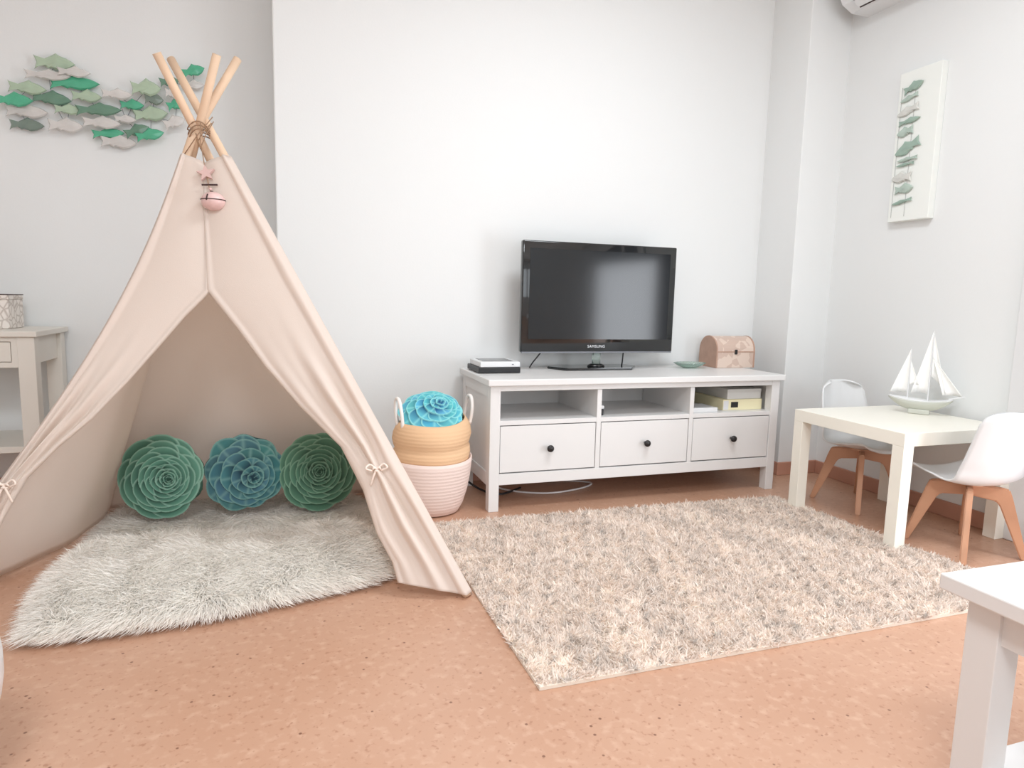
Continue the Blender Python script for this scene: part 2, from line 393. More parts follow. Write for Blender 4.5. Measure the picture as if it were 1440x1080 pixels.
# shag rug
def shag():
    t = thing('shag_rug', 'large beige mottled shag rug in front of the white bench', 'rug', (.58, -.66, 0))
    poly = [(-.272, -.105), (1.37, -.145), (1.45, -1.262), (-.256, -1.275)]
    pl = [(a-.58, c+.66) for a, c in poly]
    new('backing', prism(bmesh.new(), pl, lambda a, c, d: Vector((a, c, d)), .0005, .009), mat('rug_backing', (225, 214, 200), .95), t)
    n = 150000; P = sample(pl, n); ed = edgedist(P, pl)
    # tufts grouped in clumps leaning the same way
    ang = 6.28*vnoise(P, 3.5, 1)*2.2+rng.normal(size=n)*.7
    lean = .4+.5*rng.random(n)
    D = np.c_[np.cos(ang)*lean, np.sin(ang)*lean, np.ones(n)]; D /= np.linalg.norm(D, axis=1)[:, None]
    R = np.c_[P, np.full(n, .008)]
    L = .013+.007*rng.random(n)+.004*vnoise(P, 5, 2); W = .0042+.0026*rng.random(n)
    base = SR((248, 236, 226)); mot = vnoise(P, 4.2, 3)+.8*vnoise(P, 11, 4)
    v = .93+.10*np.clip(mot, -1, 1)+.08*rng.normal(size=n)
    spots = vnoise(P, 14, 8)+vnoise(P, 23, 9)
    v *= np.where((spots < -.42) & (rng.random(n) < .7), .7, 1)
    cols = np.clip(base[None]*v[:, None], 0, 1)
    strands('pile', R, D, L, W, t, cols, .3, 2, .35)
shag()

def skin(label, poly, zt, n, seed, lift, leandir, zb=0, edge=.07):
    cx, cy = np.mean(poly, 0); t = thing('sheepskin_rug', label, 'rug', (cx, cy, zb)); 
    q = [(a-cx, c-cy) for a, c in poly]
    q = [(v.x, v.y) for v in smooth_path([(a, c, 0) for a, c in q+[q[0]]], 5)[:-1]]
    def H(P): return zt*np.clip(edgedist(P, q)/edge, 0, 1)**.6*(1+.35*vnoise(P, 2.2, seed))
    # hide: grid clipped to outline
    b = bmesh.new(); G = 40; qa = np.array(q); lo, hi = qa.min(0), qa.max(0)
    bm_v = {}
    A = np.array([[lo[0]+(hi[0]-lo[0])*i/G, lo[1]+(hi[1]-lo[1])*j/G] for i in range(G+1) for j in range(G+1)])
    ins = inpoly(A, q); h = H(A)
    for k in range(len(A)): 
        if ins[k]: bm_v[k] = b.verts.new((A[k][0], A[k][1], .004+h[k]))
    for i in range(G):
        for j in range(G):
            ks = [i*(G+1)+j, (i+1)*(G+1)+j, (i+1)*(G+1)+j+1, i*(G+1)+j+1]
            if all(k in bm_v for k in ks): b.faces.new([bm_v[k] for k in ks])
    for v in [v for v in b.verts if not v.link_faces]: b.verts.remove(v)
    ret = bmesh.ops.extrude_face_region(b, geom=b.faces[:])
    for g in ret['geom']:
        if isinstance(g, bmesh.types.BMVert): g.co.z = .0008
    bmesh.ops.recalc_face_normals(b, faces=b.faces[:])
    new('hide', b, mat('sheepskin_hide', (248, 245, 240), .95), t)
    P = sample(q, n); hh = H(P); ang = math.atan2(leandir[1], leandir[0])+1.1*vnoise(P, 3, seed+1)*2+rng.normal(size=n)*.5
    up = lift+.25*rng.random(n); D = np.c_[np.cos(ang), np.sin(ang), up]; D /= np.linalg.norm(D, axis=1)[:, None]
    # outward near the outline
    cen = -P/np.linalg.norm(P, axis=1)[:, None]*-1; w = np.clip(1-edgedist(P, q)/.06, 0, 1)[:, None]
    D = D*(1-w)+np.c_[cen, np.full(n, .25)]*w; D /= np.linalg.norm(D, axis=1)[:, None]
    R = np.c_[P, hh+.002]; L = .045+.02*rng.random(n)
    clump = .97+.05*vnoise(P, 9, seed+5)+.03*rng.normal(size=n)
    cols = np.clip(SR((253, 250, 245))[None]*clump[:, None], 0, 1)
    strands('fur', R, D, L, .0022+.0015*rng.random(n), t, cols, .45, 3, .18)
skin('white sheepskin rug lying deeper in the tent, under the round cushions',
     [(-1.46, .02), (-1.45, .30), (-1.36, .44), (-1.0, .42), (-.62, .40), (-.50, .22), (-.50, .0), (-.58, -.14), (-.95, -.2), (-1.36, -.16)], .012, 60000, 21, .6, (-.2, -1))
skin('bright white sheepskin rug spilling out of the tent opening onto the floor',
     [(-1.43, -.72), (-1.47, -.45), (-1.45, -.16), (-1.28, -.10), (-1.0, -.17), (-.70, -.13), (-.53, -.20), (-.47, -.42), (-.55, -.585), (-.80, -.655), (-1.06, -.71), (-1.3, -.73)], .065, 110000, 33, .8, (-.1, -1), .014, .11)

# ------------------------------------------------------------------ teepee
FEET = {'FR': Vector((-.29, -.75, 0)), 'BR': Vector((-.41, .42, 0)), 'BL': Vector((-1.52, .45, 0)), 'FL': Vector((-1.80, -.43, 0))}
TIPS = {'FR': Vector((-1.148, -.015, 1.672)), 'BR': Vector((-1.162, -.205, 1.629)), 'BL': Vector((-.990, -.21, 1.645)), 'FL': Vector((-.937, -.065, 1.684))}
def pp(k, z):      # point of pole k at height z (front-left pole flexes a little)
    t = z/TIPS[k].z; p = FEET[k].lerp(TIPS[k], t)
    if k == 'FL': p.x += .085*math.sin(PI*min(1, t/.84)**1.15)
    return p
KX = Vector((-1.055, -.12, 1.42))
fn_n = (FEET['FR']-FEET['FL']).cross(KX-FEET['FL']).normalized()
if fn_n.y > 0: fn_n = -fn_n
def fp(x, y, off=0): return atplane(x, y, FEET['FR'], fn_n)+fn_n*off
TP = thing('teepee_tent', "child's cream cotton teepee tent on wooden poles with tied-back door flaps", 'tent', (-1.04, -.1, 0))
def loc(b):
    for v in b.verts: v.co -= TP.location
    return b
for k in FEET:
    pts = [pp(k, TIPS[k].z*i/12) for i in range(13)]; pts[0].z = .001
    new('pole', loc(tube(bmesh.new(), pts, .0135, 14)), M_pole, TP, True)
ZT = 1.335
def panel(name, ka, kb, sag, hemfn=None, nu=40, nv=50, zt=ZT):
    b = bmesh.new(); A, Bp = FEET[ka], FEET[kb]; P = []
    mid = Vector((-1.03, 0, .4))
    for i in range(nv+1):
        z = .004+(zt-.004)*i/nv; row = []
        a, c = pp(ka, z), pp(kb, z); e = (c-a).normalized(); nrm = e.cross(Vector((0, 0, 1))).normalized()
        if nrm.dot(mid-a) > 0: nrm = -nrm
        a2 = a+nrm*(-.017 if ka[0] == 'B' else .017); c2 = c+nrm*(-.017 if kb[0] == 'B' else .017); q = 1-z/zt
        for j in range(nu+1):
            s = j/nu; p = a2.lerp(c2, s)
            s4 = 4*s*(1-s); p -= nrm*(sag*s4*(.25+.75*q))
            p += nrm*.005*math.sin(s*21+z*3)*s4*q + nrm*.004*math.sin(s*9-z*8+1)*s4
            if hemfn: p.z += hemfn(s)*max(0, 1-z/.25)
            row.append(p)
        P.append(row)
    grid(b, P); o = new(name, loc(b), M_canvas, TP, True)
    md = o.modifiers.new('s', 'SOLIDIFY'); md.thickness = .0022; return o
panel('side_panel', 'FL', 'BL', .12, lambda s: .012*math.sin(PI*s))
panel('back_panel', 'BL', 'BR', .015)
panel('side_panel', 'BR', 'FR', -.012, lambda s: .01*math.sin(PI*s))

def interp(poly, t):
    d = [0]
    for a, c in zip(poly, poly[1:]): d.append(d[-1]+math.dist(a, c))
    s = t*d[-1]
    for i in range(len(poly)-1):
        if s <= d[i+1]+1e-9:
            f = (s-d[i])/(d[i+1]-d[i]); return tuple(poly[i][k]+(poly[i+1][k]-poly[i][k])*f for k in (0, 1))
    return poly[-1]
def flap(kpole, edge, rows, tie, hem, sgn, amp, name='door_flap'):
    """rows: list of (edge parameter point, pole height) pairs; surface spans opening edge -> pole sleeve."""
    b = bmesh.new(); NU, NV = 48, 110; P = []
    tieP = fp(*tie)
    zr = [r[1] for r in rows]
    for i in range(NV+1):
        t = i/NV; s = t*(len(rows)-1); k = min(int(s), len(rows)-2); f = s-k
        ex, ey = [rows[k][0][c]*(1-f)+rows[k+1][0][c]*f for c in (0, 1)]
        z = rows[k][1]*(1-f)+rows[k+1][1]*f
        E = fp(ex, ey); E.z = max(E.z, .006)
        Pl = pp(kpole, max(z, .004))+fn_n*.0165
        row = []
        dt = (E.lerp(Pl, .5)-tieP).length
        near = math.exp(-(dt/.10)**2)
        far = min(1, max(0, (dt-.02)/.35)); zone = math.exp(-((dt-.16)/.22)**2)
        for j in range(NU+1):
            u = j/NU; p = E.lerp(Pl, u)
            w = math.sin(PI*u)**.7
            # gather towards the tie
            p = p.lerp(tieP.lerp(p, .35), near*.75*w)
            a = amp*zone*w
            p += fn_n*(a*math.sin(u*15+dt*4*sgn)+.5*a*math.sin(u*27-dt*7))
            # loose belly between edge and pole, hemmed edge rolled outward
            p += fn_n*(.012*w*far)
            edge_roll = max(0, 1-u/.10); p += fn_n*.010*edge_roll*math.sin(PI*min(1, u/.10)) if u < .10 else Vector((0, 0, 0))
            if u > .90: q = (u-.90)/.10; p += fn_n*.013*math.sin(PI*q*.5)
            p += fn_n*near*.02*w
            if hem and t > .93: p.z += hem(u)*(t-.93)/.07
            p.z = max(p.z, .004); row.append(p)
        # sleeve wraps round the pole
        ax = (TIPS[kpole]-FEET[kpole]).normalized(); cpt = pp(kpole, max(z, .004)); v0 = row[-1]-cpt
        for a in (.5, 1.0, 1.5, 2.0, 2.6): 
            rv = Matrix.Rotation(-a*sgn, 3, ax) @ v0; rv = rv.normalized()*.0175; q = cpt+rv; q.z = max(q.z, .003); row.append(q)
        P.append(row)
    grid(b, P); o = new(name, loc(b), M_canvas, TP, True)
    md = o.modifiers.new('s', 'SOLIDIFY'); md.thickness = .0022; return o
# right flap: opening edge in the front plane, top to hem, paired with heights on the pole
R_rows = [((286, 232), ZT), ((287, 300), 1.18), ((291, 408), .95), ((334, 462), .83), ((373, 515), .72), ((421, 570), .60), ((480, 628), .46),
          ((511, 689), .34), ((530, 749), .22), ((552, 790), .10), ((560, 819), .006)]
flap('FR', None, R_rows, (533, 662), lambda u: .0, -1, .013)
L_rows = [((294, 232), ZT), ((295, 300), 1.18), ((296, 411), .97), ((262, 444), .88), ((222, 490), .78), ((180, 538), .68), ((130, 590), .57), ((84, 628), .48), ((40, 672), .38),
          ((10, 722), .27), ((-20, 780), .14), ((-50, 845), .006)]
flap('FL', None, L_rows, (18, 682), None, 1, .012)
def bow(x, y, s=1):
    c = fp(x, y, .035); b = bmesh.new()
    e1 = Vector((1, 0, 0)); e2 = Vector((0, 0, 1))
    tube(b, [c+e1*.012*s*math.cos(a)+e2*.006*math.sin(a)+fn_n*.006*math.sin(3*a) for a in [i*.5 for i in range(14)]], .003, 6)
    for d in (-1, 1):
        tube(b, smooth_path([c, c+e1*.02*d+e2*.016, c+e1*.032*d+e2*.004+fn_n*.008, c+e1*.014*d-e2*.004]), .0032, 6)
        tube(b, smooth_path([c, c+e1*.010*d-e2*.022+fn_n*.004, c+e1*.018*d-e2*.05]), [.0035]*16+[.002], 6)
    o = new('tie_ribbon', loc(b), mat('ribbon', (232, 216, 204), .85), TP, True); return o
bow(531, 661); bow(16, 684)
# rope lashing at the crossing
b = bmesh.new()
for k in range(3):
    n = Vector((.15*(k-1), .1, 1)).normalized(); e = n.orthogonal().normalized(); f = n.cross(e)
    tube(b, [KX+Vector((0, 0, -.01+.012*k))+(e*math.cos(a)+f*math.sin(a))*.036+n*.012*math.sin(2*a) for a in [2*PI*i/24 for i in range(25)]], .002, 6)
for (a, c) in [((303, 172), (262, 222)), ((283, 205), (300, 178)), ((280, 195), (290, 222)), ((286, 216), (303, 176))]:
    tube(b, [fp(*a, .03), fp((a[0]+c[0])/2, (a[1]+c[1])/2+2, .036), fp(*c, .02)], .0017, 6)
new('lashing', loc(b), M_rope, TP, True)
b = bmesh.new(); bmesh.ops.create_uvsphere(b, u_segments=12, v_segments=8, radius=.012)
for v in b.verts: v.co += fp(-1, 762, .02)
o = new('pompom', loc(b), mat('pink_wool', (205, 130, 130), .9), TP, True)

# bell ornament
def ornament():
    c0 = fp(290, 186, .055); t = thing('bell_ornament', 'pink star and round bell hanging on a string from the tent top', 'ornament', tuple(fp(304, 289, .03)))
    def lc(b):
        for v in b.verts: v.co -= t.location
        return b
    def q(x, y, o=.03): return fp(x, y, o)
    R3 = Matrix((AR, Vector((0, 0, 1)), fn_n))
    new('string', lc(tube(bmesh.new(), [c0, q(288, 205, .045), q(292, 240), q(298, 268), q(302, 280)], .0016, 6)), M_rope, t, True)
    ex = (fp(320, 250)-fp(290, 250)).normalized(); ez = fn_n.cross(ex); ez = ez if ez.z > 0 else -ez
    pl = []
    for i in range(10):
        r = .029 if i % 2 == 0 else .0125; a = PI/2+i*PI/5+.15; pl.append((r*math.cos(a), r*math.sin(a)))
    c = q(294, 250); s = new('star', lc(prism(bmesh.new(), pl, lambda a, z, d: c+ex*a+ez*z+fn_n*d, -.005, .005)), mat('pink_wood', (206, 174, 168), .6), t)
    c = q(299, 266); new('bar', lc(tube(bmesh.new(), [c-ex*.024, c+ex*.024], .0028, 8)), M_slot, t)
    for (x, y, r) in ((300, 272, .005), (302, 277, .006)):
        b = bmesh.new(); bmesh.ops.create_uvsphere(b, u_segments=12, v_segments=8, radius=r)
        for v in b.verts: v.co += q(x, y)
        new('bead', lc(b), M_pink if y < 275 else M_slot, t, True)
    b = bmesh.new(); bmesh.ops.create_uvsphere(b, u_segments=28, v_segments=18, radius=.036)
    for v in b.verts: v.co.z *= .82
    bl = new('bell', b, M_pink, t, True)
    b = bmesh.new(); tube(b, [Vector((.0362*math.cos(a), .0362*math.sin(a), .004)) for a in [2*PI*i/32 for i in range(33)]], .0016, 6)
    new('bell_rim', b, M_slot, bl, True)
    b = bmesh.new(); d = fn_n.copy(); 
    pts = []
    for i in range(7):
        a = -.45+.75*i/6; v = (d*math.cos(a)+Vector((0, 0, 1))*math.sin(a)*-1 - ex*.25).normalized()*.0355; v.z *= .82; pts.append(v)
    tube(b, pts, .0028, 6); new('bell_slot', b, M_slot, bl, True)
ornament()

# ------------------------------------------------------------------ succulent cushions
def rosette(name, label, loc_, R, tilt, rz, style, cols, seed, roll=0, group=None, off=(.2, 0)):
    r = random.Random(seed); t = thing(name, label, 'cushion', loc_, 0, group)
    cxo, cyo = off[0]*R, off[1]*R; rose = style == 'rose'; h0 = .045
    c_lo, c_mid, c_hi = [SR(c) for c in cols]
    rings = [(1.0, 9), (.86, 9), (.72, 8), (.58, 7), (.46, 7), (.35, 6), (.255, 5), (.175, 5), (.11, 4), (.06, 3)] if rose else [(1.0, 9), (.86, 8), (.66, 7), (.46, 6), (.28, 5), (.15, 4)]
    G_ = 230; lin_ = np.linspace(-1.06*R, 1.06*R, G_); X, Y = np.meshgrid(lin_, lin_, indexing='ij')
    rr = np.minimum(1.1, np.hypot(X, Y)/R); Z = np.full(X.shape, -1.0); COL = np.zeros(X.shape+(3,)); hit = np.zeros(X.shape, bool)
    co, so = math.cos(roll), math.sin(roll); ox0, oy0 = cxo*co+cyo*so, -cxo*so+cyo*co
    for i_, (fr, cnt) in enumerate(rings):
        for k_ in range(cnt):
            ang = (k_+.5*(i_ % 2))*2*PI/cnt+i_*.23+r.uniform(-.09, .09)
            q = 1-fr; rt = R*fr*r.uniform(.94, 1.03)
            ox, oy = ox0*q**.85, oy0*q**.85
            if rose: hl, wd, ex_ = rt*.36+.003, rt*math.sin(PI/cnt)*1.42, 2.5
            else: hl, wd, ex_ = rt*.46+.004, rt*math.sin(PI/cnt)*1.08, 2.0
            rc = rt-hl; ca, sa = math.cos(ang), math.sin(ang)
            U = ((X-ox)*ca+(Y-oy)*sa-rc)/hl; Vv = (-(X-ox)*sa+(Y-oy)*ca)/wd
            if rose: U2 = U+.22*Vv**2
            else: U2 = U; Vv = Vv/(np.clip(.80+.30*U, .35, 1.1)*np.clip(1.35-.45*np.clip(U, 0, 1)**3, .5, 1.3))
            D_ = (np.abs(U2)**ex_+np.abs(Vv)**ex_)**(1/ex_); M_ = D_ < 1
            t_ = np.clip((U2+1)/2, 0, 1); outer = np.clip(U2*1.6+.9, 0, 1)
            z = h0*(1-rr**2.6)+.020*q+(.016 if rose else .014)*(.35+.65*fr)*t_**1.4-(.006)*(1-np.clip(D_, 0, 1)**3)*t_+(.002*(i_ % 2))
            rim = np.clip((D_-(.86 if fr > .3 else .74))/.10, 0, 1)*outer
            g = np.clip((t_-(.50 if rose else .42))/.42, 0, 1)[..., None]; sh = r.uniform(.88, 1.10)
            tint = np.array([1, 1, 1]) if rose else np.array([r.uniform(.75, 1.05), r.uniform(.88, 1.05), r.uniform(.92, 1.12)])
            cc = (c_lo*(1-g)+c_mid*g)*sh*tint
            if not rose: ml = (.5*np.exp(-(Vv/.10)**2)*(t_ > .15))[..., None]; cc = cc*(1-ml)+c_hi*ml
            cc = cc*(1-.75*rim[..., None])+c_hi*.75*rim[..., None]
            Z[M_] = z[M_]; COL[M_] = np.clip(cc[M_], 0, 1); hit |= M_
    ids = -np.ones(X.shape, int); ids[hit] = np.arange(hit.sum())
    a4 = np.stack([ids[:-1, :-1], ids[1:, :-1], ids[1:, 1:], ids[:-1, 1:]], -1).reshape(-1, 4); Fc = a4[(a4 >= 0).all(1)].tolist()
    V = np.stack([X[hit], Y[hit], Z[hit]], -1); Cc = COL[hit]
    T = Matrix.Rotation(rz, 4, 'Z') @ Matrix.Rotation(tilt, 4, 'X') @ Matrix.Rotation(roll, 4, 'Z')
    V = np.array([tuple(T @ Vector(v)) for v in V])
    o = mesh_np('petal_front', V, Fc, M_petal, t, np.array(Cc)); o.data.shade_smooth()
    n = 48; b = bmesh.new()
    prof = [(.001, -.055), (.5, -.052), (.8, -.038), (.95, -.015), (.97, .0), (.9, .012), (.6, .03), (.001, .035)]
    lathe(b, [(R*.96*p, z) for p, z in prof], n)
    for v in b.verts:
        a = math.atan2(v.co.y, v.co.x); s = 1+.035*math.cos(a*9); v.co.x *= s; v.co.y *= s
        v.co = T @ v.co
    bk = new('cushion_body', b, mat('cushion_back_'+name+str(seed), tuple(int(c*.75) for c in cols[1]), .9), t, True)
    return t
G = 'round succulent-print cushions in the tent'
RC = [(34, 70, 58), (92, 143, 124), (150, 192, 174)]
rosette('succulent_cushion', 'green rosette succulent cushion at the left end of the row in the tent', tuple(aty(229, 670, .13)), .158, PI/2-.16, -.20, 'rose', RC, 3, .3, off=(.30, -.03))
rosette('succulent_cushion', 'blue-green spiky succulent cushion between two green rosette cushions', tuple(aty(344, 663, .14)), .154, PI/2-.16, .0, 'agave', [(22, 56, 70), (74, 124, 130), (126, 172, 166)], 5, .2, off=(.28, -.15))
rosette('succulent_cushion', 'green rosette succulent cushion at the right end, half behind the tent flap', tuple(aty(447, 662, .13)), .158, PI/2-.16, .0, 'rose', [(34, 66, 52), (86, 130, 108), (134, 174, 150)], 11, 1.3, off=(.02, .02))

# ------------------------------------------------------------------ basket
def basket():
    c = (-.225, .10); t = thing('belly_basket', 'two-tone woven belly basket, tan above and pale pink below, beside the bench', 'basket', (c[0], c[1], 0))
    def ring(prof, wob, n=72, zw=0):
        b = bmesh.new(); rings = []
        for r_, z in prof:
            row = []
            for k in range(n):
                a = 2*PI*k/n; s = 1+wob*math.sin(3*a+z*20)+wob*.6*math.sin(5*a-z*13)
                row.append(b.verts.new((r_*s*math.cos(a), r_*s*math.sin(a), z+zw*math.cos(a-.3)*(z > .2)+zw*.6*math.sin(2*a+.5)*(z > .2))))
            rings.append(row)
        for p, q in zip(rings, rings[1:]):
            for k in range(n): b.faces.new((p[k], p[(k+1) % n], q[(k+1) % n], q[k]))
        return b, rings
    low = [(.001, .002), (.105, .002), (.118, .008), (.135, .04), (.152, .10), (.163, .16), (.170, .215), (.171, .235), (.165, .236), (.158, .2), (.14, .1), (.10, .01), (.001, .008)]
    b, _ = ring(low, .004, zw=.006); new('lower_basket', b, M_pinkb, t, True)['label'] = 'pale pink lower bowl'
    up = [(.145, .17), (.152, .20), (.156, .225), (.163, .25), (.161, .275), (.153, .285), (.160, .30), (.166, .325), (.162, .352), (.152, .375), (.140, .392), (.134, .392), (.146, .37), (.155, .35), (.158, .32), (.15, .29), (.15, .25), (.14, .2)]
    b, _ = ring(up, .012, zw=.012); new('upper_basket', b, M_jute, t, True)['label'] = 'tan seagrass upper band'
    for a, lean in ((PI+.15, -.01), (.12, .01)):
        ux, uy = math.cos(a), math.sin(a); b = bmesh.new(); px, py = -uy, ux
        pts = [(-.035, .37), (-.04, .43), (-.025, .475), (0, .487), (.025, .475), (.04, .43), (.035, .37)]
        P = smooth_path([(ux*(.148+lean+.012*math.sin((z-.37)*10))+px*s, uy*.148+py*s, z) for s, z in pts], 6)
        tube(b, P, .0075, 8)
        for v in b.verts: pass
        o = new('handle', b, mat('white_webbing', (238, 232, 228), .8), t, True); o['label'] = 'white webbing handle'
    return c
bc = basket()
rosette('basket_cushion', 'bright turquoise and blue succulent cushion stuffed in the woven basket', (bc[0]-.002, bc[1]-.005, .405), .140, .62, -.15, 'agave', [(18, 84, 124), (88, 176, 190), (146, 216, 214)], 9, .9, off=(.3, .2))

# ------------------------------------------------------------------ little table, chairs, boat
def small_table():
    x0, x1, y0, y1 = 1.325, 1.898, -.825, -.268; cx, cy = (x0+x1)/2, (y0+y1)/2; w, d = (x1-x0)/2, (y1-y0)/2
    t = thing('play_table', 'low square off-white table with thick legs at the right wall', 'table', (cx, cy, 0))
    new('tabletop', bx(-w, w, -d, d, .40, .45, bev=.0015), M_cream, t)
    for sx in (-1, 1):
        for sy in (-1, 1): new('leg', bx(*sorted((sx*w, sx*(w-.05))), *sorted((sy*d, sy*(d-.05))), .012 if sx < 0 and sy<0 else .0005, .40, bev=.0015), M_cream, t)
small_table()
def chair(label, loc_, rz):
    t = thing('child_chair', label, 'chair', loc_, rz, "children's shell chairs at the low table")
    path = smooth_path([(.165, .272, 0), (.155, .286, 0), (.11, .283, 0), (.03, .268, 0), (-.06, .268, 0), (-.115, .292, 0), (-.145, .345, 0), (-.165, .42, 0), (-.186, .51, 0), (-.195, .556, 0)], 5)
    n = len(path); P = []
    for i, p in enumerate(path):
        v = i/(n-1); wid = .155*(1-.10*max(0, (.12-v)/.12)**2) if v < .5 else .155-.045*((v-.5)/.5)**1.5
        if v > .93: wid *= math.sqrt(max(.35, 1-((v-.93)/.07)**2*.6))
        row = []
        back = min(1, max(0, (v-.35)/.3))
        for j in range(25):
            u = j/12-1
            row.append(Vector((u*wid, p.x+.055*back*u*u, p.y+.030*(1-back)*abs(u)**2.2+(-.01*u**4 if v > .9 else 0))))
        P.append(row)
    b = bmesh.new(); grid(b, P); o = new('seat_shell', b, M_plastic, t, True)
    md = o.modifiers.new('s', 'SOLIDIFY'); md.thickness = .007; md.offset = 0
    for k in range(4):
        a = PI/4+k*PI/2; dx, dy = math.cos(a), math.sin(a); nx, ny = -dy, dx
        poly = [(0, .215), (.085, .205), (.098, .19), (.178, .0), (.2, .0), (.135, .225), (.125, .252), (.10, .258), (0, .258)]
        b = prism(bmesh.new(), poly, lambda r_, z, d: Vector((dx*r_+nx*d, dy*r_+ny*d, z)), -.011, .011)
        bmesh.ops.bevel(b, geom=b.edges[:], offset=.004, segments=2, affect='EDGES')
        new('leg', b, M_wood, t)
    new('seat_mount', lathe(bmesh.new(), [(.001, .257), (.05, .257), (.05, .264), (.001, .264)], 20), M_wood, t)
    return t
chair("white shell child's chair between the low table and the corner column", (1.69, -.30, 0), PI)
chair("white shell child's chair in front of the low table by the balcony door", (1.62, -.865, 0), -.12)

def boat():
    t = thing('model_sailboat', 'white model sailing ship standing on the low off-white table', 'model ship', (1.79, -.485, .4505), -.95)
    b = bmesh.new(); n = 22; P = []
    for i in range(n+1):
        s = i/n*2-1; hw = .035*math.sqrt(max(.0, 1-abs(s)**2.2)); zk = .012+.05*abs(s)**2.4; zd = .055+.014*s*s
        row = []
        for j in range(9):
            u = j/4-1; row.append(Vector((s*.15, u*hw, zk+(zd-zk)*abs(u)**1.8)))
        P.append(row)
    grid(b, P)
    h = new('hull', b, M_hullg, t, True); md = h.modifiers.new('s', 'SOLIDIFY'); md.thickness = .004
    b = bmesh.new(); poly = [(-.15, 0)]; poly = [(s*.15, .034*math.sqrt(max(0, 1-abs(s)**2.2))) for s in [i/12-1 for i in range(25)]]
    poly = poly+[(a, -c) for a, c in poly[::-1][1:-1]]
    new('deck', prism(b, poly, lambda a, c, d: Vector((a, c, d+.014*(a/.15)**2)), .052, .057), M_plastic, t)
    new('keel', bx(-.05, .05, -.018, .018, .0, .02, bev=.004), M_hullg, t)
    for x, h_ in ((-.06, .27), (.035, .345)): new('mast', tube(bmesh.new(), [(x, 0, .05), (x, 0, h_)], [.004, .002], 8), M_plastic, t)
    new('bowsprit', tube(bmesh.new(), [(.13, 0, .07), (.20, 0, .085)], .003, 8), M_plastic, t)
    def sail(A, B_, Cc, bel):
        b = bmesh.new(); N = 10; rows = []
        A, B_, Cc = map(Vector, (A, B_, Cc))
        for i in range(N+1):
            f = i/N; l, r_ = A.lerp(B_, f), A.lerp(Cc, f); row = []
            for j in range(N+1):
                s = j/N; p = l.lerp(r_, s); p.y += bel*math.sin(PI*s)*f; row.append(p)
            rows.append(row)
        grid(b, rows); o = new('sail', b, mat('white_sailcloth', (246, 246, 244), .7), t, True); m = o.modifiers.new('s', 'SOLIDIFY'); m.thickness = .002
    sail((.033, 0, .34), (.030, 0, .085), (-.045, .0, .085), .03)
    sail((.037, 0, .335), (.042, 0, .16), (.115, 0, .09), .03)
    sail((.04, 0, .24), (.10, 0, .085), (.19, 0, .085), .025)
    sail((-.062, 0, .265), (-.064, 0, .085), (-.145, 0, .08), .03)
    sail((-.058, 0, .22), (-.055, 0, .12), (-.01, 0, .12), .015)
    for o in list(t.children): o.scale = (.8, 1, 1.04)
boat()

# ------------------------------------------------------------------ coffee table bottom right
def coffee():
    x0, y1 = .268, -1.812; w, d, H = .85, .66, .45
    t = thing('coffee_table', 'white coffee table with lower shelf, cut off at the bottom right corner', 'table', (x0, y1, 0))
    new('tabletop', bx(0, w, -d, 0, H-.028, H, bev=.003), M_white, t)
    i = .032; lw = .055
    for x in (i, w-i-lw):
        for y in (-i, -d+i+lw): new('leg', bx(x, x+lw, y-lw, y, 0, H-.028, bev=.0015), M_white, t)
    for y in (-i-.01, -d+i+.03): new('apron', bx(i+lw, w-i-lw, y-.018, y, H-.095, H-.028), M_white, t)
    for x in (i+.008, w-i-.026): new('apron', bx(x, x+.018, -d+i+lw, -i-lw, H-.095, H-.028), M_white, t)
    new('shelf', bx(i+.01, w-i-.01, -d+i+.01, -i-.01, .10, .122, bev=.002), M_white, t)
coffee()

